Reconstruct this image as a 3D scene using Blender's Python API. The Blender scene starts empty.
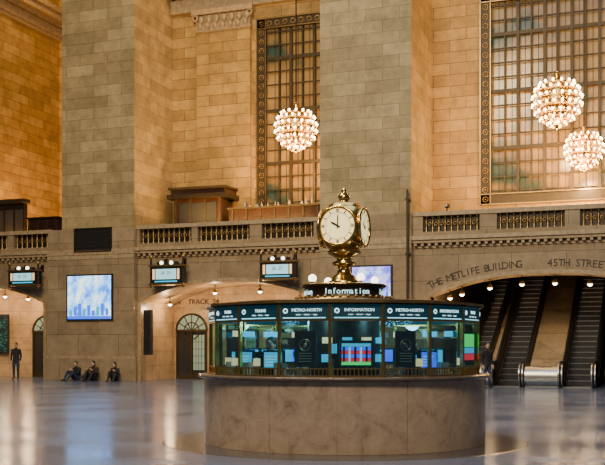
import bpy, math, random
from mathutils import Matrix, Vector
random.seed(4)
sc=bpy.context.scene
R=math.radians
# ------------------------------------------------------------------ survey frame of the north wall
TH=R(20.19); OX,OY=-15.125,50.0; CH=1.6; HY=347.0; FP=1000.0
F=Matrix.Translation((OX,OY,0))@Matrix.Rotation(-TH,4,'Z')
def _t(x,w):
    dx=(x-302.5)/FP; nx,ny=math.sin(TH),math.cos(TH)
    return (w+nx*OX+ny*OY)/(nx*dx+ny),dx
def S(x,w=0.0):
    t,dx=_t(x,w); return math.cos(TH)*(t*dx-OX)-math.sin(TH)*(t-OY)
def Z(x,y,w=0.0):
    t,dx=_t(x,w); return CH+(HY-y)/FP*t
# ------------------------------------------------------------------ materials
def newmat(n):
    m=bpy.data.materials.new(n); m.use_nodes=True
    nt=m.node_tree; return m,nt,nt.nodes['Principled BSDF']
def setp(p,col=None,rough=None,metal=None,emi=None,es=None,spec=None):
    if col is not None:p.inputs['Base Color'].default_value=(*col,1)
    if rough is not None:p.inputs['Roughness'].default_value=rough
    if metal is not None:p.inputs['Metallic'].default_value=metal
    if emi is not None:
        p.inputs['Emission Color'].default_value=(*emi,1); p.inputs['Emission Strength'].default_value=es
    if spec is not None:p.inputs['Specular IOR Level'].default_value=spec
def plain(n,col,rough=.5,metal=0,emi=None,es=0,var=.12,scale=6):
    m,nt,p=newmat(n); setp(p,col,rough,metal,emi,es)
    if emi is None:
        tc=nt.nodes.new('ShaderNodeTexCoord'); no=nt.nodes.new('ShaderNodeTexNoise'); no.inputs['Scale'].default_value=scale
        no.inputs['Detail'].default_value=5
        r=nt.nodes.new('ShaderNodeValToRGB')
        r.color_ramp.elements[0].position=.3; r.color_ramp.elements[1].position=.7
        r.color_ramp.elements[0].color=(*[c*(1-var) for c in col],1); r.color_ramp.elements[1].color=(*[min(1,c*(1+var)) for c in col],1)
        nt.links.new(tc.outputs['Object'],no.inputs['Vector']); nt.links.new(no.outputs['Fac'],r.inputs['Fac']); nt.links.new(r.outputs['Color'],p.inputs['Base Color'])
    return m
def stone(n,c1,c2,mort,bw,bh,ms=.012,rough=.6,bump=.15,lo=.6,hi=1.35):
    m,nt,p=newmat(n); L=nt.links.new; N=nt.nodes.new
    tc=N('ShaderNodeTexCoord'); sp=N('ShaderNodeSeparateXYZ'); ad=N('ShaderNodeMath'); ad.operation='ADD'; cb=N('ShaderNodeCombineXYZ')
    L(tc.outputs['Object'],sp.inputs[0]); L(sp.outputs['X'],ad.inputs[0]); L(sp.outputs['Y'],ad.inputs[1]); L(ad.outputs[0],cb.inputs['X']); L(sp.outputs['Z'],cb.inputs['Y'])
    b=N('ShaderNodeTexBrick'); b.inputs['Scale'].default_value=1; b.inputs['Brick Width'].default_value=bw; b.inputs['Row Height'].default_value=bh
    b.inputs['Mortar Size'].default_value=ms; b.inputs['Mortar Smooth'].default_value=.3
    b.inputs['Color1'].default_value=(*c1,1); b.inputs['Color2'].default_value=(*c2,1); b.inputs['Mortar'].default_value=(*mort,1)
    L(cb.outputs[0],b.inputs['Vector'])
    no=N('ShaderNodeTexNoise'); no.inputs['Scale'].default_value=1.3; no.inputs['Detail'].default_value=10; no.inputs['Roughness'].default_value=.75
    L(tc.outputs['Object'],no.inputs['Vector'])
    mr=N('ShaderNodeMapRange'); mr.inputs['From Min'].default_value=.3; mr.inputs['From Max'].default_value=.7; mr.inputs['To Min'].default_value=lo; mr.inputs['To Max'].default_value=hi
    L(no.outputs['Fac'],mr.inputs['Value'])
    mx=N('ShaderNodeVectorMath'); mx.operation='SCALE'; L(b.outputs['Color'],mx.inputs[0]); L(mr.outputs[0],mx.inputs['Scale'])
    L(mx.outputs[0],p.inputs['Base Color']); p.inputs['Roughness'].default_value=rough
    bp=N('ShaderNodeBump'); bp.inputs['Strength'].default_value=bump; bp.inputs['Distance'].default_value=.05; bp.invert=True
    L(b.outputs['Fac'],bp.inputs['Height']); L(bp.outputs[0],p.inputs['Normal'])
    return m
def marble(n,a,bc,rough=.25,scale=1.5):
    m,nt,p=newmat(n); L=nt.links.new; N=nt.nodes.new
    tc=N('ShaderNodeTexCoord'); no=N('ShaderNodeTexNoise'); no.inputs['Scale'].default_value=scale; no.inputs['Detail'].default_value=12; no.inputs['Distortion'].default_value=.6; no.inputs['Roughness'].default_value=.8
    r=N('ShaderNodeValToRGB'); e=r.color_ramp.elements
    e[0].position=.34; e[0].color=(*a,1); e[1].position=.62; e[1].color=(*bc,1)
    x=e.new(.47); x.color=(*[(p1*.35+p2*.65) for p1,p2 in zip(a,bc)],1)
    L(tc.outputs['Object'],no.inputs['Vector']); L(no.outputs['Fac'],r.inputs['Fac']); L(r.outputs['Color'],p.inputs['Base Color'])
    p.inputs['Roughness'].default_value=rough
    return m
def emit(n,c,s): return plain(n,c,.5,0,c,s)
M_pil=stone('pier_stone',(.50,.36,.17),(.33,.235,.105),(.15,.105,.045),1.5,.52,.010)
M_wall=stone('caen_stone',(.56,.345,.10),(.38,.22,.06),(.13,.07,.02),1.5,.52,.014)
M_low=stone('lower_marble',(.40,.285,.165),(.31,.22,.125),(.14,.10,.055),2.2,1.1,.012,.26,.05,.68,1.28)
M_trim=plain('stone_trim',(.42,.30,.165),.5,var=.25)
M_dkstone=plain('dark_stone',(.08,.06,.045),.5)
M_pass=stone('passage_stone',(.62,.43,.24),(.54,.37,.20),(.26,.16,.08),1.4,.7,.01,.4,.05)
M_bronze=plain('dark_bronze',(.045,.035,.025),.4,.6)
M_bronze2=plain('window_bronze',(.06,.043,.022),.5,.4)
M_brass=plain('brass',(.80,.52,.15),.22,1.0)
M_brassd=plain('aged_brass',(.40,.26,.10),.35,.9)
M_steel=plain('brushed_steel',(.55,.52,.48),.3,.9)
M_black=plain('black_rubber',(.012,.012,.014),.45)
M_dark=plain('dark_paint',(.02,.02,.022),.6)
M_wood=plain('mahogany',(.04,.014,.007),.35,var=.4)
M_ceil=plain('ceiling_teal',(.10,.20,.18),.8)
M_mbase=marble('booth_marble',(.24,.165,.105),(.50,.375,.265),.2,3.0)
M_counter=marble('counter_stone',(.08,.06,.05),(.17,.13,.10),.2,3)
M_ring=marble('floor_disc_dark',(.045,.045,.055),(.085,.085,.10),.17,2)
M_step=plain('escalator_step',(.045,.045,.05),.45,.6)
M_bulb=emit('bulb_glow',(1,.64,.28),22)
M_lamp=emit('lamp_glow',(1,.86,.62),16)
M_globe=emit('opal_globe',(1,.93,.75),4)
M_face=emit('clock_opal',(1,.80,.36),1.3)
M_white=emit('lit_letters',(.6,.95,1),1.5)
M_letter=plain('letter_dark',(.03,.022,.016),.5)
M_head=emit('header_teal',(.003,.028,.045),.6)
M_strip=emit('header_light_strip',(.3,.85,1),1.6)
M_cyan=emit('cyan_display',(.03,.42,.65),1.2)
M_blue=emit('blue_display',(.03,.12,.9),1.6)
M_red=emit('red_display',(.9,.03,.05),1.2)
M_green=emit('green_display',(.03,.8,.15),1.2)
M_warmd=emit('warm_display',(1,.62,.28),1.1)
M_panel=emit('sign_panel',(.40,.78,.9),.9)
M_skin=plain('skin',(.55,.33,.23),.5)
M_hair=plain('hair_dark',(.02,.014,.01),.6)
M_cl1=plain('coat_black',(.02,.02,.025),.8); M_cl2=plain('jeans_navy',(.03,.04,.08),.8); M_cl3=plain('coat_brown',(.05,.028,.02),.8); M_shoe=plain('shoe',(.03,.03,.03),.5); M_eye=plain('eye_white',(.7,.7,.7),.3); M_cl4=plain('shirt_blue',(.08,.12,.2),.8)
M_paper=plain('paper',(.4,.4,.36),.6)
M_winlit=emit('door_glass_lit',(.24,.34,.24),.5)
def screen(n,cols,s,sc_=2.0,zs=2.2,const=False):
    m,nt,p=newmat(n); L=nt.links.new; N=nt.nodes.new
    tc=N('ShaderNodeTexCoord'); mp=N('ShaderNodeMapping'); mp.inputs['Scale'].default_value=(sc_,sc_,sc_*zs)
    r=N('ShaderNodeValToRGB'); L(tc.outputs['Object'],mp.inputs[0])
    if const:
        r.color_ramp.interpolation='CONSTANT'; v=N('ShaderNodeTexVoronoi'); v.distance='CHEBYCHEV'; L(mp.outputs[0],v.inputs['Vector']); v.inputs['Scale'].default_value=1
        sp=N('ShaderNodeSeparateXYZ'); L(v.outputs['Color'],sp.inputs[0]); L(sp.outputs[0],r.inputs['Fac']); lo,hi=0,1
    else:
        v=N('ShaderNodeTexNoise'); v.inputs['Scale'].default_value=1; v.inputs['Detail'].default_value=6; v.inputs['Roughness'].default_value=.65; L(mp.outputs[0],v.inputs['Vector']); L(v.outputs['Fac'],r.inputs['Fac']); lo,hi=.32,.68
    el=r.color_ramp.elements; k=len(cols)-(0 if const else 1)
    el[0].position=lo; el[0].color=(*cols[0],1); el[1].position=lo+(hi-lo)/k; el[1].color=(*cols[1],1)
    for i in range(2,len(cols)):
        e=el.new(lo+(hi-lo)*i/k); e.color=(*cols[i],1)
    L(r.outputs['Color'],p.inputs['Emission Color']); p.inputs['Emission Strength'].default_value=s; p.inputs['Base Color'].default_value=(.02,.02,.03,1); p.inputs['Roughness'].default_value=.2
    return m
M_scr1=screen('departures_screen',[(.02,.06,.45),(.05,.22,.95),(.2,.55,1),(.75,.93,1),(.9,.8,.6)],2.6,1.6,.7)
M_scr2=screen('map_screen',[(.05,.03,.5),(.2,.2,.95),(.6,.6,1),(.85,.9,1)],2.2,1.8,.7)
M_board=screen('track_board',[(.0,.012,.01),(.0,.03,.02),(.0,.02,.02),(.03,.2,.1),(0,.01,.01)],.8,9,2.2,True)
def winglass():
    m,nt,p=newmat('window_glass_glow'); L=nt.links.new; N=nt.nodes.new
    tc=N('ShaderNodeTexCoord'); no=N('ShaderNodeTexNoise'); no.inputs['Scale'].default_value=.35; no.inputs['Detail'].default_value=3
    r=N('ShaderNodeValToRGB'); e=r.color_ramp.elements
    e[0].position=.36; e[0].color=(.05,.075,.045,1); e[1].position=.60; e[1].color=(.44,.25,.075,1)
    x=e.new(.44); x.color=(.27,.15,.045,1)
    L(tc.outputs['Object'],no.inputs['Vector']); L(no.outputs['Fac'],r.inputs['Fac']); L(r.outputs['Color'],p.inputs['Base Color']); L(r.outputs['Color'],p.inputs['Emission Color'])
    p.inputs['Emission Strength'].default_value=.4; p.inputs['Roughness'].default_value=.2  # warm lit view beyond is put into the pane colour and glow
    return m
M_win=winglass()
def glassm():
    m=bpy.data.materials.new('booth_glass'); m.use_nodes=True; nt=m.node_tree; nt.nodes.clear()
    o=nt.nodes.new('ShaderNodeOutputMaterial'); t=nt.nodes.new('ShaderNodeBsdfTransparent'); g=nt.nodes.new('ShaderNodeBsdfGlossy'); mx=nt.nodes.new('ShaderNodeMixShader')
    t.inputs[0].default_value=(.70,.88,.91,1); g.inputs['Roughness'].default_value=.03; g.inputs[0].default_value=(.8,.95,1,1); mx.inputs[0].default_value=.12
    nt.links.new(t.outputs[0],mx.inputs[1]); nt.links.new(g.outputs[0],mx.inputs[2]); nt.links.new(mx.outputs[0],o.inputs[0]); return m
M_glass=glassm()
def floormat():
    m,nt,p=newmat('tennessee_marble_floor'); L=nt.links.new; N=nt.nodes.new
    tc=N('ShaderNodeTexCoord')
    b=N('ShaderNodeTexBrick'); b.offset=0; b.inputs['Scale'].default_value=1; b.inputs['Brick Width'].default_value=1.2; b.inputs['Row Height'].default_value=1.2; b.inputs['Mortar Size'].default_value=.012
    b.inputs['Color1'].default_value=(.16,.195,.30,1); b.inputs['Color2'].default_value=(.13,.16,.25,1); b.inputs['Mortar'].default_value=(.09,.105,.15,1)
    L(tc.outputs['Object'],b.inputs['Vector'])
    no=N('ShaderNodeTexNoise'); no.inputs['Scale'].default_value=.5; no.inputs['Detail'].default_value=8; L(tc.outputs['Object'],no.inputs['Vector'])
    mr=N('ShaderNodeMapRange'); mr.inputs['From Min'].default_value=.3; mr.inputs['From Max'].default_value=.7; mr.inputs['To Min'].default_value=.75; mr.inputs['To Max'].default_value=1.2; L(no.outputs['Fac'],mr.inputs['Value'])
    mx=N('ShaderNodeVectorMath'); mx.operation='SCALE'; L(b.outputs['Color'],mx.inputs[0]); L(mr.outputs[0],mx.inputs['Scale']); L(mx.outputs[0],p.inputs['Base Color'])
    mr2=N('ShaderNodeMapRange'); mr2.inputs['From Min'].default_value=.3; mr2.inputs['From Max'].default_value=.7; mr2.inputs['To Min'].default_value=.14; mr2.inputs['To Max'].default_value=.25; L(no.outputs['Fac'],mr2.inputs['Value']); L(mr2.outputs[0],p.inputs['Roughness'])
    p.inputs['Specular Tint'].default_value=(.72,.82,1,1)
    return m
M_floor=floormat()
# ------------------------------------------------------------------ mesh builder
class B:
    def __init__(s): s.v=[];s.f=[];s.m=[];s.sm=[];s.T=Matrix.Identity(4);s.mats=[]
    def mi(s,mat):
        if mat not in s.mats:s.mats.append(mat)
        return s.mats.index(mat)
    def add(s,vs,fs,mat,smooth=False):
        o=len(s.v); s.v+=[s.T@Vector(v) for v in vs]; i=s.mi(mat)
        for f in fs: s.f.append([a+o for a in f]); s.m.append(i); s.sm.append(smooth)
    def box(s,x0,x1,y0,y1,z0,z1,mat):
        s.add([(x0,y0,z0),(x1,y0,z0),(x1,y1,z0),(x0,y1,z0),(x0,y0,z1),(x1,y0,z1),(x1,y1,z1),(x0,y1,z1)],
              [(0,3,2,1),(4,5,6,7),(0,1,5,4),(1,2,6,5),(2,3,7,6),(3,0,4,7)],mat)
    def cyl(s,p0,p1,r0,r1,mat,n=12,caps=True):
        p0=Vector(p0);p1=Vector(p1); q=(p1-p0).to_track_quat('Z','Y'); L=(p1-p0).length; vs=[]
        for r,z in((r0,0),(r1,L)):
            for i in range(n):
                a=2*math.pi*i/n; vs.append(p0+q@Vector((r*math.cos(a),r*math.sin(a),z)))
        s.add(vs,[(i,(i+1)%n,n+(i+1)%n,n+i) for i in range(n)],mat,n>6)
        if caps: s.add(vs,[tuple(range(n-1,-1,-1)),tuple(range(n,2*n))],mat)
    def lathe(s,c,prof,mat,n=32,smooth=True,sx=1,sy=1):
        vs=[]
        for r,z in prof:
            for i in range(n):
                a=2*math.pi*i/n; vs.append((c[0]+r*sx*math.cos(a),c[1]+r*sy*math.sin(a),c[2]+z))
        fs=[]
        for k in range(len(prof)-1):
            for i in range(n): fs.append((k*n+i,k*n+(i+1)%n,(k+1)*n+(i+1)%n,(k+1)*n+i))
        s.add(vs,fs,mat,smooth)
    def sph(s,c,r,mat,n=12,m=8,sc=(1,1,1)):
        vs=[(c[0],c[1],c[2]-r*sc[2])]
        for k in range(1,m):
            t=math.pi*k/m
            for i in range(n):
                a=2*math.pi*i/n; vs.append((c[0]+r*sc[0]*math.sin(t)*math.cos(a),c[1]+r*sc[1]*math.sin(t)*math.sin(a),c[2]-r*sc[2]*math.cos(t)))
        vs.append((c[0],c[1],c[2]+r*sc[2])); e=len(vs)-1
        fs=[(0,1+(i+1)%n,1+i) for i in range(n)]
        for k in range(m-2):
            for i in range(n): fs.append((1+k*n+i,1+k*n+(i+1)%n,1+(k+1)*n+(i+1)%n,1+(k+1)*n+i))
        fs+=[(1+(m-2)*n+i,1+(m-2)*n+(i+1)%n,e) for i in range(n)]
        s.add(vs,fs,mat,True)
    def torus(s,c,Rr,r,mat,axis='Z',n=32,k=8,rot=None):
        q=rot if rot is not None else {'Z':Matrix.Identity(3),'Y':Matrix.Rotation(R(90),3,'X'),'X':Matrix.Rotation(R(90),3,'Y')}[axis]
        vs=[];fs=[]
        for i in range(n):
            a=2*math.pi*i/n
            for j in range(k):
                b=2*math.pi*j/k; v=Vector(((Rr+r*math.cos(b))*math.cos(a),(Rr+r*math.cos(b))*math.sin(a),r*math.sin(b))); vs.append(Vector(c)+q@v)
        for i in range(n):
            for j in range(k): fs.append((i*k+j,((i+1)%n)*k+j,((i+1)%n)*k+(j+1)%k,i*k+(j+1)%k))
        s.add(vs,fs,mat,True)
    def text(s,body,size,mtx,mat,ext=.01):
        cu=bpy.data.curves.new('t','FONT'); cu.body=body; cu.size=size; cu.align_x='CENTER'; cu.align_y='CENTER'; cu.extrude=ext; cu.resolution_u=2
        ob=bpy.data.objects.new('t',cu); sc.collection.objects.link(ob); dg=bpy.context.evaluated_depsgraph_get()
        me=bpy.data.meshes.new_from_object(ob.evaluated_get(dg))
        s.add([mtx@v.co for v in me.vertices],[tuple(p.vertices) for p in me.polygons],mat)
        bpy.data.objects.remove(ob); bpy.data.meshes.remove(me)
    def obj(s,name,mtx=None,recenter=True,parent=None):
        mtx=mtx if mtx is not None else Matrix.Identity(4)
        c=Vector((0,0,0))
        if recenter:
            mn=[min(v[i] for v in s.v) for i in range(3)];mx=[max(v[i] for v in s.v) for i in range(3)]
            c=Vector(((mn[0]+mx[0])/2,(mn[1]+mx[1])/2,mn[2]))
        me=bpy.data.meshes.new(name); me.from_pydata([v-c for v in s.v],[],s.f)
        for m in s.mats: me.materials.append(m)
        me.polygons.foreach_set('material_index',s.m); me.polygons.foreach_set('use_smooth',s.sm); me.update()
        o=bpy.data.objects.new(name,me); sc.collection.objects.link(o); o.matrix_world=mtx@Matrix.Translation(c)
        if parent:
            o.parent=parent; o.matrix_parent_inverse=parent.matrix_basis.inverted()
        return o
RX=Matrix.Rotation(R(90),4,'X')
def TR(x,y,z): return Matrix.Translation((x,y,z))
def empty(name,loc):
    e=bpy.data.objects.new(name,None); e.location=loc; sc.collection.objects.link(e); return e
# ------------------------------------------------------------------ shell
PF=-.4; UW=3.5
sA0,sA1=S(48,PF),S(134,PF); uA0=S(62,PF)
sB0,sB1=S(320,PF),S(411,PF)
c3=S(545,0); a30=S(428,0); a31=2*c3-a30; sC0=a31+.6; sC1=sC0+4
sZ1=sA0-8.9; sZ0=sZ1-4
CE=26.0
b=B(); b.box(sZ0-8,sC1+10,-62,16,-.3,0,M_floor); b.obj('floor',F,False)
b=B(); b.box(sZ0-8,sC1+10,-62,16,CE,CE+.4,M_ceil); b.obj('ceiling',F,False)
def pillar(name,l0,l1,u0,u1):
    b=B()
    b.box(u0,u1,PF,UW,7.25,CE,M_pil)
    b.box(l0,l1,PF,.8,0,7.25,M_low)
    b.box(l0-.12,l1+.12,PF-.12,PF,0,1.05,M_low); b.box(l0-.07,l1+.07,PF-.07,PF,1.05,1.18,M_trim)
    b.box(l0-.03,l1+.03,PF-.06,PF,6.0,6.25,M_trim); b.box(l0-.02,l1+.02,PF-.03,PF,5.8,6.0,M_trim)
    return b.obj(name,F,False)
pillar('pillar',sA0,sA1,uA0,sA1); pillar('pillar',sB0,sB1,sB0,sB1); pillar('pillar',sC0,sC1,sC0,sC1); pillar('pillar',sZ0,sZ1,sZ0,sZ1)
def archz(t,zs=3.75,zc=4.6): return zs+(zc-zs)*(1-abs(2*t-1)**2.4)
def arch_wall(name,s0,s1,a0,a1,depth,mat_in):
    b=B(); n=28; top=6.1; th=.5
    b.box(s0,a0,0,th,0,top,M_low); b.box(a1,s1,0,th,0,top,M_low)
    for i in range(n):
        x0=a0+(a1-a0)*i/n;x1=a0+(a1-a0)*(i+1)/n; z0=archz(i/n);z1=archz((i+1)/n)
        b.add([(x0,0,z0),(x1,0,z1),(x1,0,top),(x0,0,top)],[(0,1,2,3)],M_low)
        b.add([(x0,0,z0),(x1,0,z1),(x1,depth,z1),(x0,depth,z0)],[(3,2,1,0)],mat_in)
        w=.16
        b.add([(x0,-.06,z0),(x1,-.06,z1),(x1,-.06,z1+w),(x0,-.06,z0+w),(x0,0.02,z0),(x1,0.02,z1),(x1,0.02,z1+w),(x0,0.02,z0+w)],[(0,1,2,3),(1,0,4,5),(3,2,6,7)],M_trim)
    for a in (a0,a1):
        d=1 if a==a0 else -1
        b.box(min(a,a-d*.16),max(a,a-d*.16),-.06,.02,0,3.76,M_trim)
    b.box(a0-.1,a0,th,depth,0,3.8,mat_in); b.box(a1,a1+.1,th,depth,0,3.8,mat_in)
    b.box(s0,a0-.16,-.05,0.01,0,.5,M_trim); b.box(a1+.16,s1,-.05,0.01,0,.5,M_trim)
    return b.obj(name,F,False)
a20,a21=S(141,0),S(315,0); a11=S(44,0); a10=a11-8.2
arch_wall('wall_north',sZ1,sA0,a10,a11,3.4,M_pass)
arch_wall('wall_north',sA1,sB0,a20,a21,3.4,M_pass)
arch_wall('wall_north',sB1,sC0,a30,a31,1.2,M_pass)
def archdoor(b,x0,x1,z1,w):
    cx=(x0+x1)/2; hw=(x1-x0)/2; zs=z1-hw
    b.box(x0,x1,w-.03,w,0,zs,M_dark)
    n=16; vs=[(cx,w-.03,zs)]+[(cx+hw*math.cos(math.pi*i/n),w-.03,zs+hw*math.sin(math.pi*i/n)) for i in range(n+1)]
    b.add(vs,[(0,i+1,i+2) for i in range(n)],M_winlit)
    for i in range(n):
        a=math.pi*i/n;c=math.pi*(i+1)/n
        b.cyl((cx+hw*math.cos(a),w-.06,zs+hw*math.sin(a)),(cx+hw*math.cos(c),w-.06,zs+hw*math.sin(c)),.055,.055,M_bronze2,6)
    for i in range(1,6):
        a=math.pi*i/6; b.cyl((cx,w-.05,zs),(cx+hw*math.cos(a),w-.05,zs+hw*math.sin(a)),.025,.025,M_bronze2,6)
    b.torus((cx,w-.05,zs),hw*.5,.03,M_bronze2,'Y',24,6)
    for x in (x0,cx-.03,x1-.08): b.box(x,x+.08,w-.1,w,0,zs,M_bronze2)
    b.box(x0,x1,w-.1,w,zs-.05,zs+.08,M_bronze2); b.box(x0,x1,w-.08,w,0,.3,M_bronze2)
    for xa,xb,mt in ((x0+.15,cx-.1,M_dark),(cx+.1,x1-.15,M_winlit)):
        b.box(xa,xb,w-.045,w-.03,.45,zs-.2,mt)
        for k in range(1,4):
            xx=xa+(xb-xa)*k/4; b.box(xx-.012,xx+.012,w-.06,w-.04,.45,zs-.2,M_bronze2)
        for k in range(1,5):
            zz=.45+(zs-.65)*k/5; b.box(xa,xb,w-.06,w-.04,zz-.012,zz+.012,M_bronze2)
b=B(); b.box(sZ1,sA0+.4,3.4,3.6,0,6.0,M_pass); b.obj('wall_passage',F,False)
b=B(); b.box(sA1-.4,sB0+.4,3.4,3.6,0,6.0,M_pass); b.box(S(140,3.3),S(318,3.3),3.28,3.4,3.45,3.62,M_trim); b.obj('wall_passage',F,False)
dcount=0
for x,w in ((192,3.4),(243,3.4),(295,3.4),(47,3.4),(-40,3.4)):
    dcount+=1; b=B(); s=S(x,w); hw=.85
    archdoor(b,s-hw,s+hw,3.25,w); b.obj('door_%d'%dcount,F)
b=B(); b.text('24    TRACK  24',.36,TR(S(196,3.3),3.36,3.85)@RX,M_letter); b.obj('track_inscription',F)
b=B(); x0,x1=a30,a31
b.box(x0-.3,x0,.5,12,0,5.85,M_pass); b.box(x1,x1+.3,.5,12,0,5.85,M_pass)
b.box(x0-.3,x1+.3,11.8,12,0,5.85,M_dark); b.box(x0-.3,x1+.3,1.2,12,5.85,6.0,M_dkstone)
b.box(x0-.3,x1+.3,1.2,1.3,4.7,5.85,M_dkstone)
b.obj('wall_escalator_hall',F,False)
def rail(b,x0,x1):
    b.box(x0,x1,-.30,0,6.0,6.12,M_trim); b.box(x0,x1,-.39,0.05,6.12,6.28,M_trim)
    n=int((x1-x0)/.3)
    for i in range(n):
        xx=x0+.15+i*.3; b.box(xx-.06,xx+.06,-.26,-.02,5.88,6.0,M_trim)
    b.box(x0,x1,-.05,0,5.8,5.88,M_trim)
    b.box(x0,x1,-.1,.25,6.28,6.48,M_low); b.box(x0,x1,-.16,.3,7.15,7.33,M_trim)
def panel(b,x0,x1):
    b.box(x0,x1,.1,.14,6.48,7.15,M_bronze)  # dark backing added to keep the gaps between balusters dark
    n=max(2,int((x1-x0)/.26))
    for i in range(n):
        xx=x0+(x1-x0)*(i+.5)/n
        b.lathe((xx,.02,6.48),[(.06,0),(.06,.06),(.025,.1),(.06,.22),(.03,.34),(.06,.46),(.025,.57),(.06,.61),(.06,.67)],M_brassd,8)
        if i:
            xm=x0+(x1-x0)*i/n; b.torus((xm,.05,6.82),.07,.018,M_brassd,'Y',10,5)
def balcony(s0,s1,panels,depth):
    b=B(); rail(b,s0,s1); cur=s0
    for p0,p1 in panels:
        if p0>cur: b.box(cur,p0,-.1,.25,6.48,7.15,M_low)
        panel(b,p0,p1); cur=p1
    if cur<s1: b.box(cur,s1,-.1,.25,6.48,7.15,M_low)
    b.box(s0,s1,.25,depth,6.1,6.26,M_low)
    return b.obj('balcony',F,False)
def pp(*l): return [(S(a,-.05),S(c,-.05)) for a,c in l]
wR=10.5
balcony(sZ1,sA0,pp((-100,-50),(-44,8),(14,54)),wR)
balcony(sA1,sB0,pp((140,192),(198,250),(262,314)),UW)
balcony(sB1,sC0,pp((423,480),(497,565),(580,640)),UW)
WT,WB=Z(257,20,UW),8.0
def upper(s0,s1,w0,w1):
    b=B(); b.box(s0,w0,UW,UW+.5,6.26,CE,M_wall)
    if s1>w1: b.box(w1,s1,UW,UW+.5,6.26,CE,M_wall)
    b.box(w0,w1,UW,UW+.5,6.26,WB,M_wall); b.box(w0,w1,UW,UW+.5,WT,CE,M_wall)
    b.obj('wall_upper',F,False)
def window(name,w0,w1,cols):
    b=B(); fr=.5
    b.box(w0,w1,UW+.4,UW+.45,WB,WT,M_win)
    for x in (w0,w1-fr): b.box(x,x+fr,UW-.02,UW+.12,WB,WT,M_bronze2)
    for z in (WB,WT-fr): b.box(w0,w1,UW-.02,UW+.12,z,z+fr,M_bronze2)
    for x in (w0,w0+fr-.04,w1-fr,w1-.04): b.box(x,x+.04,UW-.1,UW,WB,WT,M_brassd)
    for z in (WB,WB+fr-.04,WT-fr,WT-.04): b.box(w0,w1,UW-.1,UW,z,z+.04,M_brassd)
    k=int((WT-WB)/.42)
    for i in range(k):
        z=WB+.25+i*(WT-WB-.5)/(k-1)
        for x in (w0+fr/2,w1-fr/2):
            b.torus((x,UW-.04,z),.12,.022,M_brassd,'Y',10,5); b.sph((x,UW-.04,z),.04,M_brassd,6,4)
    k=int((w1-w0)/.42)
    for i in range(k):
        x=w0+.25+i*(w1-w0-.5)/(k-1); b.torus((x,UW-.04,WT-fr/2),.12,.022,M_brassd,'Y',10,5)
    i0,i1=w0+fr,w1-fr
    for i in range(1,cols):
        x=i0+(i1-i0)*i/cols; t=.13 if i%2==0 else .06
        b.box(x-t/2,x+t/2,UW+.12,UW+.28,WB,WT,M_bronze2)
    rows=int((WT-WB)/.62)
    for i in range(1,rows):
        z=WB+(WT-WB)*i/rows; t=.16 if i%4==0 else .05
        b.box(i0,i1,UW+.14,UW+.26,z-t/2,z+t/2,M_bronze2)
    for i in range(1,cols*2):
        x=i0+(i1-i0)*i/(cols*2); b.box(x-.012,x+.012,UW+.36,UW+.4,WB,WT,M_bronze2)
    b.obj(name,F)
w10=S(257,UW); w20=S(480,UW); c3u=(sB1+sC0)/2; w21=max(2*c3u-w20,S(640,UW))
upper(sA1-.3,sB0+.3,w10,sB0); window('window_1',w10,sB0,6)
upper(sB1-.3,sC0+.3,w20,min(w21,sC0)); window('window_2',w20,min(w21,sC0),10)
sR=S(-14,UW)
b=B(); b.box(sR-.5,sR,UW,wR,6.26,CE,M_wall); b.box(sZ1-.3,sR-.5,UW,UW+.5,6.26,CE,M_wall)
b.obj('wall_left_return',F,False)
b=B(); b.box(sR-.5,sA0+3,wR,wR+.5,6,CE,M_wall); b.obj('wall_left_recess',F,False)
b=B()
for (z0,z1,p) in ((20.2,20.4,.15),(20.4,20.9,.25),(20.9,21.1,.5),(21.1,21.5,.8),(21.5,21.8,.95)): b.box(sR,sR+p,UW,wR,z0,z1,M_trim)
for i in range(22): b.box(sR,sR+.4,UW+.1+i*.31,UW+.25+i*.31,20.9,21.1,M_trim)
b.obj('trim_1',F)
def cap(name,x0,x1,zt):
    b=B(); w=UW
    b.box(x0,x1,w-.25,w,6.27,zt-1.0,M_wall)
    b.box(x0-.05,x1+.05,w-.32,w,zt-1.06,zt-.95,M_trim)
    b.box(x0-.02,x1+.02,w-.3,w,zt-.95,zt-.25,M_trim)
    n=7
    for r in range(2):
        for i in range(n):
            xx=x0+(x1-x0)*(i+.5)/n+(0 if r==0 else .1)
            b.sph((xx,w-.33-.06*r,zt-.78+.3*r),.17,M_trim,8,6,(.8,.5,1.2))
    for xx in (x0-.02,x1+.02): b.torus((xx,w-.4,zt-.38),.14,.06,M_trim,'Y',14,6)
    b.box(x0-.2,x1+.2,w-.5,w,zt-.25,zt,M_trim)
    return b
zt=Z(225,10,UW); b=cap('c',S(199,UW),S(252,UW),zt)
for z0,z1,p in ((0,.25,.3),(.25,.7,.2),(.7,.85,.45),(.85,1.15,.8),(1.15,1.4,.95)): b.box(sA1,sB0,UW-p,UW,zt+z0,zt+z1,M_trim)
for i in range(20): b.box(sA1+.1+i*.42,sA1+.3+i*.42,UW-.7,UW,zt+.7,zt+.85,M_trim)
b.obj('trim_2',F)
b=B(); xx=S(408,PF-.1); b.cyl((xx,PF-.19,0),(xx,PF-.19,Z(408,190,PF)),.05,.05,M_bronze2,8)
for z in (1.5,3.5,5.5,7.8): b.box(xx-.1,xx+.1,PF-.2,PF,z,z+.08,M_bronze2)
b.obj('drain_pipe',F)
b=B(); x0,x1=S(75,PF),S(112,PF); z0,z1=Z(93,252,PF),Z(93,228,PF)
b.box(x0,x1,PF-.05,PF,z0,z1,M_dark)
for i in range(9): b.box(x0+.06,x1-.06,PF-.09,PF-.05,z0+.08+i*(z1-z0-.1)/9,z0+.12+i*(z1-z0-.1)/9,M_bronze)
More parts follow.
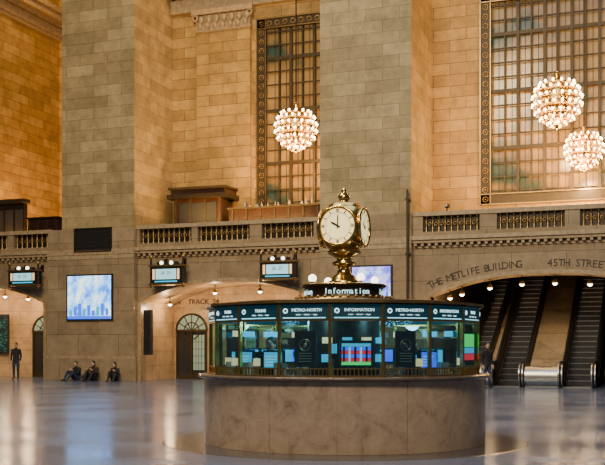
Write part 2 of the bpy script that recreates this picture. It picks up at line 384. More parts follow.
for a in ((x0,x0+.05,z0,z1),(x1-.05,x1,z0,z1),(x0,x1,z0,z0+.05),(x0,x1,z1-.05,z1)): b.box(a[0],a[1],PF-.1,PF,a[2],a[3],M_bronze)
b.obj('wall_vent',F)
def wscreen(name,x0p,x1p,y0p,y1p,mat,w=PF,deco=True):
    b=B(); x0,x1=S(x0p,w),S(x1p,w); xm=(x0p+x1p)/2; z1,z0=Z(xm,y0p,w),Z(xm,y1p,w)
    b.box(x0-.08,x1+.08,w-.1,w,z0-.08,z1+.08,M_dark); b.box(x0,x1,w-.12,w-.1,z0,z1,mat)
    if deco:
        H=z1-z0; W_=x1-x0
        for i in range(9):
            hh=H*(.12+.2*((i*7)%5)/5); b.box(x0+W_*(.04+i*.105),x0+W_*(.04+i*.105+.07),w-.125,w-.12,z0+H*.08,z0+H*.08+hh,M_blue if i%3 else M_cyan)
        b.box(x0,x1,w-.125,w-.12,z0,z0+H*.07,M_blue)
        b.text('NEW YORK',H*.15,TR((x0+x1)/2,w-.125,z0+H*.82)@RX,M_white,.002)
    b.obj(name,F)
wscreen('departure_screen',69,112,276,319,M_scr1); wscreen('departure_screen',353,391,267,300,M_scr2)
wscreen('track_board',-12,8,316,352,M_board,3.2,False)
b=B(); x0,x1=S(146,-.06),S(153,-.06); b.box(x0,x1,-.3,-.06,Z(150,355,-.06),Z(150,310,-.06),M_dark)
for i in range(14): b.box(x0+.03,x1-.03,-.32,-.3,1.35+i*.13,1.4+i*.13,M_bronze)
b.obj('column_speaker',F)
def lantern(xc,yt,yb,txt):
    w=-.75; s=S(xc,w); z1,z0=Z(xc,yt,w),Z(xc,yb,w); h=z1-z0; hw=.82; b=B()
    b.box(s-hw,s+hw,w-.2,w+.2,z0+.12,z0+h*.62,M_bronze)
    b.box(s-hw+.3,s+hw-.3,w-.225,w-.2,z0+.30,z0+h*.54,M_panel)
    b.box(s-hw+.14,s-hw+.24,w-.225,w-.2,z0+.3,z0+h*.54,M_warmd); b.box(s+hw-.24,s+hw-.14,w-.225,w-.2,z0+.3,z0+h*.54,M_warmd)
    b.box(s-hw+.25,s+hw-.25,w-.23,w-.2,z0+.17,z0+.23,M_cyan)
    b.box(s-hw-.06,s+hw+.06,w-.25,w+.25,z0+h*.62,z0+h*.68,M_brassd); b.box(s-hw-.06,s+hw+.06,w-.25,w+.25,z0+.04,z0+.12,M_brassd)
    b.box(s-.5,s+.5,w-.14,w+.14,z0+h*.68,z0+h*.78,M_bronze)
    for d in (-1,1):
        b.cyl((s+d*hw,w-.1,z0),(s+d*hw,w-.1,z1-.15),.05,.05,M_bronze,8); b.sph((s+d*hw,w-.1,z1-.08),.1,M_brassd,10,8)
        b.sph((s+d*hw,w-.1,z0),.08,M_brassd,8,6)
        b.cyl((s+d*hw*.6,w+.1,z0+h*.6),(s+d*hw*.6,-.04,z1-.2),.035,.035,M_bronze,6)
        b.box(s+d*hw*.6-.08,s+d*hw*.6+.08,-.04,0.0,z1-.45,z1-.1,M_bronze)
    b.sph((s-.25,w-.16,z0+h*.74),.09,M_globe,10,8); b.sph((s+.25,w-.16,z0+h*.74),.09,M_globe,10,8)
    b.text(txt,.2,TR(s,w-.235,z0+h*.41)@RX,M_letter,.004)
    b.obj('track_sign_lantern',F)
lantern(25,262,287,'22  23'); lantern(168,255,286,'24  25'); lantern(279,251,281,'26  27')
b=B()
def arctext(txt,p0,p1):
    n=len(txt)
    for i,ch in enumerate(txt):
        if ch==' ': continue
        s=S(p0+(p1-p0)*i/(n-1),0); t=(s-a30)/(a31-a30); z=archz(max(.0,t))+.42
        dt=.01; sl=math.atan2(archz(t+dt)-archz(t-dt),2*dt*(a31-a30)) if t>0.02 else .6
        b.text(ch,.42,TR(s,-.012,z)@RX@Matrix.Rotation(min(sl,.6),4,'Z'),M_letter,.01)
arctext('THE METLIFE BUILDING',431,519); arctext('45TH STREET',550,606)
b.obj('wall_inscription',F)
def pend(s,w,z,n='ceiling_lamp',e=60):
    b=B(); b.cyl((s,w,z),(s,w,z+.25),.02,.02,M_bronze,6); b.lathe((s,w,z-.12),[(.0,.16),(.07,.14),(.15,0)],M_brassd,12); b.sph((s,w,z-.1),.1,M_lamp,10,8); b.obj(n,F)
    l=bpy.data.lights.new('lamp','POINT'); l.energy=e; l.color=(1,.66,.34); l.shadow_soft_size=.12
    o=bpy.data.objects.new('lamp_light',l); sc.collection.objects.link(o); o.matrix_world=F@TR(s,w,z-.35)
for xp,bay in ((150,2),(170,2),(215,2),(260,2),(300,2),(5,1),(28,1),(-40,1)):
    s=S(xp,1.6); A0,A1=(a20,a21) if bay==2 else (a10,a11); t=min(max((s-A0)/(A1-A0),0.02),.98)
    pend(s,1.6,archz(t)-.25,e=75 if bay==2 else 110)
for xp in (450,462,490,522,555,590):
    s=S(xp,.6); t=(s-a30)/(a31-a30); pend(s,.6,archz(max(t,.02))-.25,e=20)
# ------------------------------------------------------------------ escalators
def esc(s0,s1):
    b=B(); tn=math.tan(R(30)); run=.4; n=24
    b.box(s0,s1,-1.3,.2,0,.03,M_steel)
    for k in range(14): b.box(s0+.02+k*(s1-s0-.04)/14,s0+.045+k*(s1-s0-.04)/14,-.9,.2,.03,.04,M_step)
    for i in range(n):
        w=.2+i*run; z=i*run*tn
        b.box(s0,s1,w,w+run+.02,z,z+run*tn,M_step); b.box(s0,s1,w-.012,w+.02,z+run*tn-.02,z+run*tn+.004,M_steel)
        for k in range(10): xx=s0+(k+.5)*(s1-s0)/10; b.box(xx-.012,xx+.012,w-.012,w,z,z+run*tn,M_dark)
    L=n*run
    for x in (s0-.16,s1):
        h=.95; xs=(x,x+.16)
        pr=[(-1.2,0),(.2,0),(.2+L,L*tn),(.2+L-1.2,(L-1.2)*tn+h),(.2,h),(-1.2,h)]
        vs=[(xx,p[0],p[1]) for xx in xs for p in pr]
        b.add(vs,[(0,5,4,1),(1,4,3,2),(6,7,10,11),(7,8,9,10),(0,1,7,6),(1,2,8,7),(2,3,9,8),(3,4,10,9),(4,5,11,10),(5,0,6,11)],M_bronze2)
        xm=x+.08
        b.cyl((xm,-1.2,h+.04),(xm,.2,h+.04),.06,.06,M_black,8); b.cyl((xm,.2,h+.04),(xm,-1+L,(L-1.2)*tn+h+.04),.06,.06,M_black,8)
        b.cyl((x,-1.2,h/2),(x+.16,-1.2,h/2),h/2,h/2,M_steel,20); b.torus((xm,-1.2,h/2),h/2-.01,.05,M_black,'X',24,6)
        b.cyl((x-.01,.2,.35),(x-.01,-.5+L,(L-.7)*tn+.35),.02,.02,M_steel,6);b.cyl((x+.17,.2,.35),(x+.17,-.5+L,(L-.7)*tn+.35),.02,.02,M_steel,6)
    b.obj('escalator',F)
e=[(S(466,0),S(484,0)),(S(498,0),S(524,0)),(S(566,0),S(594,0)),(S(612,0),S(640,0))]
for q in e: esc(*q)
def divider(s0,s1):
    b=B(); tn=math.tan(R(30)); L=9.0; h=.75
    pr=[(-1.0,0),(.2,0),(.2+L,L*tn-.4),(.2+L,L*tn+.4),(.2,h),(-1.0,h)]
    vs=[(xx,p[0],p[1]) for xx in (s0,s1) for p in pr]
    b.add(vs,[(0,5,4,1),(1,4,3,2),(6,7,10,11),(7,8,9,10),(0,1,7,6),(1,2,8,7),(2,3,9,8),(3,4,10,9),(4,5,11,10),(5,0,6,11)],M_low)
    b.cyl((s0,-1.0,.42),(s1,-1.0,.42),.42,.42,M_steel,24); b.box(s0,s1,-1.2,-.9,0,.1,M_steel)
    b.obj('escalator_divider',F)
divider(e[1][1]+.2,e[2][0]-.2); divider(e[0][1]+.18,e[1][0]-.18)
# ------------------------------------------------------------------ balcony furniture
b=B(); w=2.0; x0,x1=S(174,w),S(222,w); zt=Z(200,188,w); zb=6.26
b.box(x0,x1,w,w+1.3,zb,zt-.5,M_wood); b.box(x0-.25,x1+.35,w-.3,w+1.4,zt-.5,zt-.3,M_bronze); b.box(x0-.1,x1+.2,w-.15,w+1.3,zt-.3,zt,M_wood); b.box(x0-.2,x1+.3,w-.25,w+1.4,zt-.05,zt+.05,M_bronze2)
for i in range(4):
    xx=x0+.1+(x1-x0-.2)*i/3; b.box(xx-.05,xx+.05,w-.06,w,zb,zt-.5,M_bronze2)
b.box(x0+.3,x1-.3,w-.03,w,zb+1.0,zt-.7,M_dark); b.obj('bar_kiosk',F)
b=B(); x0,x1=S(229,w),S(322,w); zt=Z(270,206,w)
b.box(x0,x1,w,w+.8,zb,zt-.08,M_wood); b.box(x0-.05,x1+.05,w-.12,w+.9,zt-.08,zt,M_bronze2)
for i in range(7): xx=x0+.2+(x1-x0-.4)*i/6; b.box(xx-.04,xx+.04,w-.05,w,zb,zt-.08,M_bronze2)
for i in range(16):
    xx=x0+.3+random.random()*(x1-x0-.6); hh=random.choice((.22,.3,.35)); b.lathe((xx,w+.3+random.random()*.3,zt),[(.05,0),(.05,hh*.6),(.018,hh*.75),(.018,hh)],random.choice((M_dark,M_paper,M_brassd)),8)
b.obj('bar_counter',F)
b=B(); x0,x1=S(28,w),S(58,w); zt=Z(45,217,w)
b.box(x0,x1,w,w+.8,zb,zt-.1,M_wood); b.box(x0-.05,x1+.05,w-.1,w+.9,zt-.1,zt,M_bronze)
for i in range(4): xx=x0+.1+(x1-x0-.2)*i/3; b.box(xx-.04,xx+.04,w-.05,w,zb,zt-.1,M_bronze2)
b.obj('bar_cabinet',F)
b=B(); w=3.0; x0,x1=S(-25,w),S(24,w); zt=Z(10,200,w)
b.box(x0,x1,w,w+.3,zb,zt,M_bronze)
for i in range(5):
    xx=x0+(x1-x0)*i/5; b.box(xx+.08,xx+(x1-x0)/5-.05,w-.02,w,zb+.3,zt-.55,M_dkstone)
b.box(x0-.15,x1+.15,w-.25,w+.35,zt-.2,zt,M_bronze2); b.obj('door_6',F)
b=B(); s=S(447,.1); b.cyl((s,.1,7.33),(s,.1,7.5),.03,.03,M_dark,6); b.box(s-.08,s+.08,.0,.25,7.5,7.64,M_dark); b.cyl((s,0,7.57),(s,-.08,7.57),.05,.05,M_steel,8); b.obj('security_camera',F)
# ------------------------------------------------------------------ chandeliers
def chand(xp,yp,dia,w,name='chandelier'):
    s=S(xp,w); z=Z(xp,yp,w); r=dia/2; b=B(); b.T=TR(s,w,z)
    b.cyl((0,0,r*.9),(0,0,CE-z),.035,.035,M_bronze,6)
    b.lathe((0,0,0),[(0,-r*1.12),(r*.09,-r*1.05),(r*.05,-r*.98),(r*.3,-r*.88),(r*.55,-r*.62),(r*.68,-r*.3),(r*.68,0),(r*.6,r*.4),(r*.5,r*.62),(r*.2,r*.78),(r*.1,r*1.0),(r*.16,r*1.1),(r*.03,r*1.25)],M_brass,20)
    for el,n in ((-68,7),(-48,13),(-29,17),(-10,20),(9,20),(28,18),(46,13)):
        a=R(el); rr=r*math.cos(a); zz=r*math.sin(a)
        b.torus((0,0,zz-.03),rr*.93,.03,M_brass,'Z',28,6)
        for i in range(n):
            t=2*math.pi*(i+.5*(n%2))/n
            b.sph((rr*math.cos(t),rr*math.sin(t),zz+.04),.056*dia/2.05,M_bulb,7,5,(1,1,1.25))
            b.cyl((rr*.9*math.cos(t),rr*.9*math.sin(t),zz-.05),(rr*math.cos(t),rr*math.sin(t),zz-.01),.035,.035,M_brass,5)
    for i in range(10):
        t=2*math.pi*i/10
        for k in range(-7,5):
            a,c=R(k*10),R(k*10+10); q=.9*r
            b.cyl((q*math.cos(a)*math.cos(t),q*math.cos(a)*math.sin(t),q*math.sin(a)),(q*math.cos(c)*math.cos(t),q*math.cos(c)*math.sin(t),q*math.sin(c)),.02,.02,M_brass,4,False)
    b.obj(name,F)
    l=bpy.data.lights.new('cl','POINT'); l.energy=650; l.color=(1,.60,.24); l.shadow_soft_size=.3
    o=bpy.data.objects.new('chandelier_light',l); sc.collection.objects.link(o); o.matrix_world=F@TR(s,w,z-r*1.5)
chand(296,129,1.95,1.2); chand(557,102,2.05,1.0); chand(584,150,1.65,2.5)
# ------------------------------------------------------------------ information booth
BC=Vector((.709,17.09,0)); BM=TR(*BC)@Matrix.Rotation(R(2.4),4,'Z')
par=empty('information_booth',BC)
b=B()
def ringseg(b,r0,r1,z0,z1,a0,a1,mat,k=8):
    vs=[];fs=[]
    for i in range(k+1):
        a=a0+(a1-a0)*i/k; c,s_=math.cos(a),math.sin(a)
        vs+=[(r0*c,r0*s_,z0),(r1*c,r1*s_,z0),(r1*c,r1*s_,z1),(r0*c,r0*s_,z1)]
    for i in range(k):
        o=i*4; fs+=[(o+1,o+5,o+6,o+2),(o+2,o+6,o+7,o+3),(o,o+3,o+7,o+4),(o,o+4,o+5,o+1)]
    fs+=[(0,1,2,3),(k*4+3,k*4+2,k*4+1,k*4)]
    b.add(vs,fs,mat,False)
for i in range(14):
    a0=2*math.pi*i/14+.1; a1=a0+2*math.pi/14-.0025
    ringseg(b,2.0,2.38,0.008,1.08,a0,a1,M_mbase,24)
b.lathe((0,0,0),[(2.365,0.008),(2.365,1.08)],M_mbase,96)
b.obj('stone_base',BM,True,par)
b=B(); b.lathe((0,0,0),[(1.9,1.08),(2.40,1.08),(2.47,1.10),(2.49,1.125),(2.47,1.15),(1.9,1.15),(1.9,1.08)],M_counter,96); b.obj('counter',BM,True,par)
Rk=2.27; ap=Rk*math.cos(R(10)); hwf=Rk*math.sin(R(10))
fr=B(); gl=B(); hd=B(); tx=B(); it=B()
heads={-4:'METRO-NORTH',-3:'TRAINS',-2:'TRAINS',-1:'METRO-NORTH',0:'INFORMATION',1:'METRO-NORTH',2:'INFORMATION',3:'TRAINS',4:'INFO'}
for k in range(18):
    kk=k if k<9 else k-18
    T=Matrix.Rotation(R(20*kk),4,'Z')
    for q in (fr,gl,hd,tx,it): q.T=T
    fr.box(-hwf-.005,-hwf+.02,-ap-.03,-ap+.03,1.15,2.26,M_brass); fr.box(hwf-.02,hwf+.005,-ap-.03,-ap+.03,1.15,2.26,M_brass)
    fr.box(-hwf,hwf,-ap-.02,-ap+.02,1.15,1.175,M_brassd); fr.box(-hwf,hwf,-ap-.02,-ap+.02,1.265,1.285,M_brass)
    for i in range(12): xx=-hwf+.05+i*(2*hwf-.1)/11; fr.box(xx-.008,xx+.008,-ap-.01,-ap+.01,1.17,1.27,M_brass)
    fr.box(-hwf,hwf,-ap-.035,-ap+.02,1.99,2.015,M_brass); fr.box(-hwf-.01,hwf+.01,-ap-.07,-ap+.03,2.235,2.26,M_bronze); fr.box(-hwf-.02,hwf+.02,-ap-.10,-ap+.03,2.26,2.295,M_brassd)
    gl.box(-hwf+.02,hwf-.02,-ap-.004,-ap+.004,1.285,1.99,M_glass)
    hd.box(-hwf+.025,hwf-.025,-ap-.03,-ap+.02,2.015,2.235,M_head)
    hd.box(-hwf+.06,hwf-.06,-ap-.034,-ap-.03,2.03,2.042,M_strip)
    if kk in heads: tx.text(heads[kk],.066,TR(.04,-ap-.034,2.15)@RX,M_white,.002); tx.text('trains  -  tickets  -  maps',.034,TR(.04,-ap-.034,2.085)@RX,M_white,.001)
    tx.torus((-hwf+.1,-ap-.034,2.14),.03,.009,M_white,'Y',14,4)
    it.box(-hwf*.8,hwf*.8,-1.95,-1.35,1.0,1.04,M_dark)
    it.box(-.15,.15,-1.75,-1.7,2.2,2.23,M_strip)
    it.cyl((-.3,-1.5,1.04),(-.3,-1.5,1.5),.02,.02,M_steel,6); it.box(-.36,-.2,-1.52,-1.46,1.42,1.52,M_dark)
    if kk in (-1,1):
        it.box(-.17,.17,-ap+.02,-ap+.05,1.3,1.84,M_dark); it.torus((0,-ap+.015,1.63),.085,.01,M_steel,'Y',20,5); it.torus((0,-ap+.015,1.63),.05,.006,M_brass,'Y',16,5); it.sph((0,-ap+.02,1.63),.03,M_steel,8,6,(1,.3,1))
        for i in range(4): it.box(-.1,.1,-ap+.013,-ap+.02,1.38+i*.04,1.39+i*.04,M_paper)
        it.box(.22,.34,-1.7,-1.66,1.5,1.65,M_cyan)
    elif kk==0:
        it.box(-.25,.25,-ap+.05,-ap+.1,1.30,1.70,M_dark)
        for i in range(6):
            mt=(M_green,M_red,M_blue,M_red,M_blue,M_cyan)[i]; it.box(-.22,.22,-ap+.04,-ap+.05,1.33+i*.055,1.38+i*.055,mt)
        for i in range(5): it.box(-.2+i*.085,-.17+i*.085,-ap+.035,-ap+.04,1.38,1.6,M_panel if i%2 else M_dark)
    elif kk==3:
        it.box(-.3,.3,-ap+.03,-ap+.07,1.36,1.84,M_dark); it.box(-.27,.27,-ap+.02,-ap+.03,1.6,1.81,M_green); it.box(-.27,.27,-ap+.02,-ap+.03,1.5,1.59,M_cyan); it.box(-.27,.27,-ap+.02,-ap+.03,1.39,1.49,M_red)
    elif kk in (-2,2,-3,4,-4):
        it.box(-.22,.2,-1.9,-1.86,1.25,1.55,M_dark); it.box(-.19,.17,-1.905,-1.9,1.28,1.52,M_cyan if kk!=2 else M_blue); it.box(-.03,.03,-1.88,-1.84,1.04,1.25,M_dark)
        for i in range(4): it.box(-.16,.0+.03*i,-1.908,-1.905,1.31+i*.045,1.325+i*.045,M_panel)
        it.box(.12,.3,-2.05,-1.95,1.15,1.36,M_paper); it.box(-.33,-.27,-2.0,-1.9,1.3,1.42,M_warmd)
    else:
        for dx in (-.2,.2):
            it.box(dx-.16,dx+.16,-1.7,-1.66,1.3,1.58,M_dark); it.box(dx-.13,dx+.13,-1.66,-1.65,1.33,1.55,(M_cyan,M_blue,M_cyan)[k%3])
        it.box(-.2,.2,-1.9,-1.88,1.78,1.88,(M_cyan,M_warmd,M_cyan)[k%3])
it.T=Matrix.Identity(4)
it.lathe((0,0,0),[(.62,0),(.62,2.27)],M_bronze,24)
for i in range(12):
    a=2*math.pi*i/12; it.T=Matrix.Rotation(a,4,'Z'); it.box(-.09,.09,-.68,-.62,1.35,1.48,M_cyan if i%3 else M_panel); it.box(-.08,.08,-.68,-.62,1.66,1.76,M_warmd if i%2 else M_cyan)
it.T=Matrix.Identity(4)
fr.T=Matrix.Identity(4)
fr.lathe((0,0,0),[(2.25,2.26),(2.24,2.31),(1.9,2.34),(1.0,2.36),(0,2.36)],M_bronze,18,False); fr.lathe((0,0,0),[(0,2.25),(2.22,2.25)],M_dkstone,18,False)
fr.lathe((0,0,0),[(.86,2.36),(.86,2.40),(.74,2.41),(.74,2.44)],M_brassd,32)
for i in range(40):
    a=2*math.pi*i/40; fr.sph((.82*math.cos(a),.82*math.sin(a),2.43),.03,M_brassd,6,5)
fr.obj('frame',BM,True,par); gl.obj('glass_panes',BM,True,par); hd.obj('header_panels',BM,True,par); tx.obj('header_lettering',BM,True,par); it.obj('interior_desks',BM,True,par)
b=B(); b.lathe((0,0,0),[(.7,2.41),(.67,2.43),(.67,2.60),(.72,2.62),(.72,2.65),(.3,2.67),(.25,2.67)],M_bronze,40)
b.torus((0,0,2.645),.715,.015,M_brass); b.torus((0,0,2.43),.69,.015,M_brass)
for rep in (0,90,180,270):
    for i,ch in enumerate('Information'):
        a=R(rep+(i-5)*6.2)
        b.text(ch,.135,Matrix.Rotation(a,4,'Z')@TR(0,-.675,2.52)@RX,M_white,.003)
for k in range(4):
    a=R(23+90*k); x,y=.6*math.sin(a),-.6*math.cos(a)
    b.lathe((x,y,2.65),[(.05,0),(.02,.02),(.015,.03),(.045,.05)],M_brass,12); b.sph((x,y,2.65+.105),.07,M_globe,16,12)
b.obj('information_drum',BM,True,par)
# ---- clock
ck=B(); CZ=3.63
ck.lathe((0,0,0),[(.28,2.672),(.30,2.70),(.22,2.74),(.20,2.80),(.13,2.85),(.10,2.93),(.12,2.97),(.20,3.0),(.21,3.04),(.12,3.08),(.16,3.13),(.27,3.18),(.30,3.22),(.25,3.26)],M_brass,32)
ck.T=TR(0,0,CZ)@Matrix.Rotation(R(-22),4,'Z')
o=len(ck.v); ck.sph((0,0,0),.465,M_brass,48,32,(1,1,.95))
Ti=ck.T.inverted()
for i in range(o,len(ck.v)):
    v=Ti@ck.v[i]; v.x=max(-.35,min(.35,v.x)); v.y=max(-.35,min(.35,v.y)); ck.v[i]=ck.T@v
base=ck.T.copy()
for k in range(4):
    ck.T=base@Matrix.Rotation(R(90*k),4,'Z')
    ck.cyl((0,-.345,0),(0,-.362,0),.305,.305,M_face,48)
    ck.torus((0,-.36,0),.318,.028,M_brass,'Y',48,8); ck.torus((0,-.365,0),.225,.004,M_letter,'Y',48,4)
    for h in range(12):
        a=R(30*h); m=TR(0,-.364,0)@Matrix.Rotation(a,4,'Y'); s0=ck.T; ck.T=s0@m
        ck.box(-.009,.009,-.002,.002,.235,.285,M_letter)
        if h%3==0: ck.box(.016,.026,-.002,.002,.235,.285,M_letter); ck.box(-.026,-.016,-.002,.002,.235,.285,M_letter)
        ck.T=s0
    for a,L,w_ in ((2,.23,.009),(-60,.16,.014)):
        s0=ck.T; ck.T=s0@TR(0,-.369,0)@Matrix.Rotation(R(a),4,'Y')
        ck.add([(-w_,0,-.05),(w_,0,-.05),(w_*1.4,0,L*.6),(0,0,L),(-w_*1.4,0,L*.6)],[(0,1,2,3,4)],M_letter); ck.T=s0
    ck.sph((0,-.37,0),.02,M_letter,10,6)
ck.T=Matrix.Identity(4)
ck.lathe((0,0,CZ),[(.30,.33),(.26,.40),(.16,.43),(.10,.44),(.07,.47),(.10,.50),(.105,.53),(.085,.57),(.04,.62),(.05,.64),(.02,.68),(0,.70)],M_brass,24)
ck.obj('four_faced_clock',BM,True)
b=B(); b.lathe((0,0,0),[(0,.006),(3.05,.006),(3.08,0)],M_ring,96,False); b.obj('floor_dark_disc',BM)  # thin darker disc on the floor around the booth
# ------------------------------------------------------------------ people
def human(name,M,pose,top,leg,sc_=1.0,gaze=0,hairlen=0):
    if pose=='stand':
        J=dict(pel=(0,0,.95),sp=(0,.0,1.12),ch=(0,.0,1.32),nk=(0,.01,1.47),hb=(0,0,1.55),hd=(0,-.02,1.62))
        for d,sg in (('l',-1),('r',1)):
            J['sh'+d]=(sg*.18,0,1.40);J['el'+d]=(sg*.23,.03,1.13);J['wr'+d]=(sg*.22,-.06,.89)
            J['hi'+d]=(sg*.09,0,.90);J['kn'+d]=(sg*.10,-.02,.50);J['an'+d]=(sg*.10,.02,.09);J['to'+d]=(sg*.13,-.15,.04)
    else:
        J=dict(pel=(0,0,.13),sp=(0,.03,.30),ch=(0,.02,.48),nk=(0,-.03,.62),hb=(0,-.05,.69),hd=(0,-.08,.76))
        for d,sg in (('l',-1),('r',1)):
            J['sh'+d]=(sg*.18,0,.56);J['el'+d]=(sg*.24,-.2,.36);J['wr'+d]=(sg*.13,-.40,.50)
            J['hi'+d]=(sg*.10,-.04,.13);J['kn'+d]=(sg*.14,-.42,.46 if sg<0 else .40);J['an'+d]=(sg*.13,-.66 if sg<0 else -.76,.08);J['to'+d]=(sg*.16,-.84 if sg<0 else -.94,.05)
    rad=dict(pel=.15,sp=.135,ch=.15,nk=.062,hb=.055)
    for d in 'lr': rad.update({'sh'+d:.075,'el'+d:.05,'wr'+d:.034,'hi'+d:.10,'kn'+d:.068,'an'+d:.045,'to'+d:.04})
    seg=[('pel','sp','t'),('sp','ch','t'),('ch','nk','t'),('nk','hb','s')]
    for d in 'lr': seg+=[('ch','sh'+d,'t'),('sh'+d,'el'+d,'t'),('el'+d,'wr'+d,'t'),('pel','hi'+d,'l'),('hi'+d,'kn'+d,'l'),('kn'+d,'an'+d,'l'),('an'+d,'to'+d,'f')]
    keys=[k for k in J if k!='hd']; idx={k:i for i,k in enumerate(keys)}
    me=bpy.data.meshes.new('b'); me.from_pydata([J[k] for k in keys],[(idx[a],idx[c]) for a,c,_ in seg],[])
    ob=bpy.data.objects.new('b',me); sc.collection.objects.link(ob)
    md=ob.modifiers.new('s','SKIN')
    for i,k in enumerate(keys):
        sv=me.skin_vertices[0].data[i]; r=rad[k]; sv.radius=(r,r*.75 if k in('pel','sp','ch') else r); sv.use_root=(k=='pel')
    md.use_smooth_shade=True; ob.modifiers.new('u','SUBSURF').levels=2
    dg=bpy.context.evaluated_depsgraph_get(); ev=bpy.data.meshes.new_from_object(ob.evaluated_get(dg)); bpy.data.objects.remove(ob)
    b=B(); b.T=Matrix.Scale(sc_,4)
    mm={'t':top,'l':leg,'s':M_skin,'f':M_shoe}
    V=[v.co.copy() for v in ev.vertices]; groups={}
    for p in ev.polygons:
        c=p.center; best=None
        for a,e_,g in seg:
            A=Vector(J[a]);D=Vector(J[e_])-A; t=max(0,min(1,(c-A).dot(D)/D.length_squared)); dd=(c-A-D*t).length-(.06 if a in('pel','sp','ch') and g=='t' else 0)
            if best is None or dd<best[0]: best=(dd,g)
        groups.setdefault(best[1],[]).append(tuple(p.vertices))
    for g,fs in groups.items(): b.add(V,fs,mm[g],True)
    for d,sg in (('l',-1),('r',1)):
        w=Vector(J['wr'+d]); dr=(w-Vector(J['el'+d])).normalized(); q=dr.to_track_quat('Z','X')
        b.cyl(w-dr*.01,w+dr*.09,.03,.036,M_skin,8)
        for i in range(4):
            off=q@Vector(((i-1.5)*.02*1.0,0,0)); L=(.06,.075,.07,.055)[i]; p0=w+dr*.085+off; p1=p0+dr*L*.6; p2=p1+(dr+Vector((0,.3,-.5))).normalized()*L*.5
            b.cyl(p0,p1,.010,.009,M_skin,6); b.cyl(p1,p2,.009,.007,M_skin,6)
        th=q@Vector((-.035,0,0)); b.cyl(w+dr*.03+th*.7,w+dr*.08+th*1.5,.012,.009,M_skin,6)
    s0=b.T; b.T=s0@TR(*J['hd'])@Matrix.Rotation(gaze,4,'Z')
    b.sph((0,0,.02),.1,M_skin,16,12,(.78,.95,1.15)); b.sph((0,-.03,-.055),.055,M_skin,12,8,(1,1,.9))
    b.cyl((0,-.088,.03),(0,-.112,-.005),.009,.016,M_skin,6); b.box(-.025,.025,-.092,-.08,-.045,-.037,M_wood)
    for sg in (-1,1):
        b.sph((sg*.032,-.082,.025),.013,M_eye,8,6); b.sph((sg*.032,-.093,.025),.006,M_hair,6,4); b.sph((sg*.079,.005,.01),.022,M_skin,8,6,(.4,.7,1.2)); b.box(sg*.032-.018,sg*.032+.018,-.093,-.08,.046,.052,M_hair)
    b.sph((0,.022,.055),.105,M_hair,16,10,(.84,.95,1.0))
    if hairlen: b.sph((0,.05,-.04),.09,M_hair,12,8,(.95,.55,1.4))
    b.T=s0
    zmin=min(v.z for v in b.v); b.v=[v-Vector((0,0,zmin)) for v in b.v]
    o=b.obj(name,M,False); return o
def place(s,w,rot): return F@TR(s,w,0)@Matrix.Rotation(rot,4,'Z')
human('standing_person',place(S(16,-.5),-.5,.3),'stand',M_cl1,M_cl2,1.04)
human('seated_person',place(S(77,-.9),-.92,-.2),'sit',M_cl1,M_cl2,1.05,.3)
human('seated_person',place(S(94,-.9),-.92,.1),'sit',M_cl3,M_cl1,1.08,-.3,1)
human('seated_person',place(S(115,-.9),-.92,.25),'sit',M_cl1,M_cl1,1.0,-.5,1)
human('standing_person',place(S(487,-3),-3,.8),'stand',M_cl1,M_cl2,1.02)
human('booth_clerk',BM@TR(-1.25,-.75,0.006)@Matrix.Rotation(-.5,4,'Z'),'stand',M_cl1,M_cl2,1.0)
human('booth_clerk',BM@TR(1.05,-.75,0.006)@Matrix.Rotation(.9,4,'Z'),'stand',M_cl4,M_cl2,.97,0,1)
b=B(); s=S(86,-.9); b.sph((s,-.98,.16),.16,M_cl1,12,8,(1,.8,1)); b.torus((s,-.98,.32),.05,.012,M_cl1,'Y',12,5); b.obj('backpack',F)
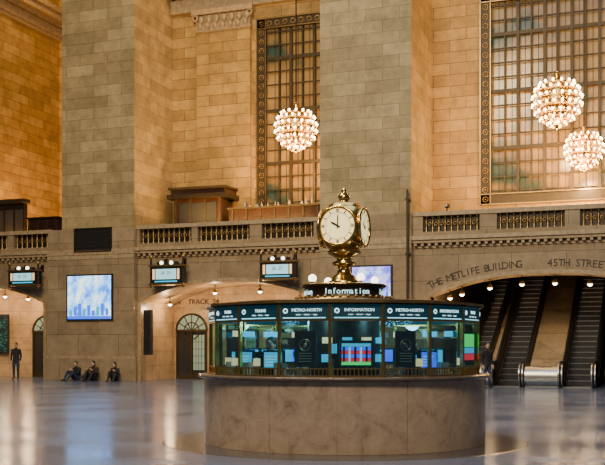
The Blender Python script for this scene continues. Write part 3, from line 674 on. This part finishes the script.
# ------------------------------------------------------------------ lights
def area(name,loc,target,sx,sy,e,col,fr=False):
    l=bpy.data.lights.new(name,'AREA'); l.shape='RECTANGLE'; l.size=sx; l.size_y=sy; l.energy=e; l.color=col
    o=bpy.data.objects.new(name,l); sc.collection.objects.link(o)
    loc=Vector(loc); target=Vector(target)
    if fr: loc=F@loc; target=F@target
    o.location=loc; o.rotation_euler=(target-loc).to_track_quat('-Z','Y').to_euler()
area('wall_fill',(-8,16,21),(-1,46,7),9,4,6000,(1,.80,.50))  # added frontal fill for the wall and pillar fronts, no fixture
area('booth_front_fill',(-3,-3,20),(0.7,17,0),8,5,4800,(1,.82,.60))  # unseen fill added behind the camera to brighten the booth front
area('floor_cool_fill',(0,24,25),(0,24,0),22,16,2600,(.55,.72,1))  # cool overhead fill added for the floor, no fixture modelled
for s0,s1,e1,e2 in ((sA1,sB0,470,560),(sB1,sC0,650,750)):
    area('warm_fill_up',((s0+s1)/2,.9,7.6),((s0+s1)/2,3.0,17),6,.5,e1,(1,.54,.14),True)  # added orange fill hidden behind the balcony rail, aimed up the wall
    area('warm_fill_down',((s0+s1)/2,.2,24),((s0+s1)/2,3.6,10),6,1,e2,(1,.56,.17),True)  # added warm fill from above the upper wall, out of view
area('warm_fill_up',(sR+3,4.5,7.0),(sR+1,7,16),4,2,750,(1,.50,.13),True)  # same added upward fill for the left recess
area('warm_fill_down',(sR+3,5,24),(sR+.5,7,12),4,2,350,(1,.54,.18),True)  # same added downward fill for the left recess
for k in range(4):
    a=R(45+90*k); l=bpy.data.lights.new('bl','POINT'); l.energy=26; l.color=(.42,.84,1); l.shadow_soft_size=.15
    o=bpy.data.objects.new('booth_light',l); sc.collection.objects.link(o); o.location=BM@Vector((1.3*math.sin(a),-1.3*math.cos(a),2.1))
wd=bpy.data.worlds.new('hall_ambient'); sc.world=wd; wd.use_nodes=True; wd.node_tree.nodes['Background'].inputs[0].default_value=(.5,.5,.6,1); wd.node_tree.nodes['Background'].inputs[1].default_value=.09
# ------------------------------------------------------------------ camera
cam=bpy.data.cameras.new('camera'); co=bpy.data.objects.new('camera',cam); sc.collection.objects.link(co)
co.location=(0,0,CH); co.rotation_euler=(R(90),0,0); cam.sensor_width=36; cam.lens=36*FP/605; cam.shift_y=(HY-232.5)/605; cam.clip_end=300
sc.camera=co
# express the whole hall in the building's own axes (north wall along X)
bpy.context.view_layer.update()
Fi=F.inverted()
for o in list(sc.objects):
    if o.parent is None: o.matrix_world=Fi@o.matrix_world
bpy.context.view_layer.update()
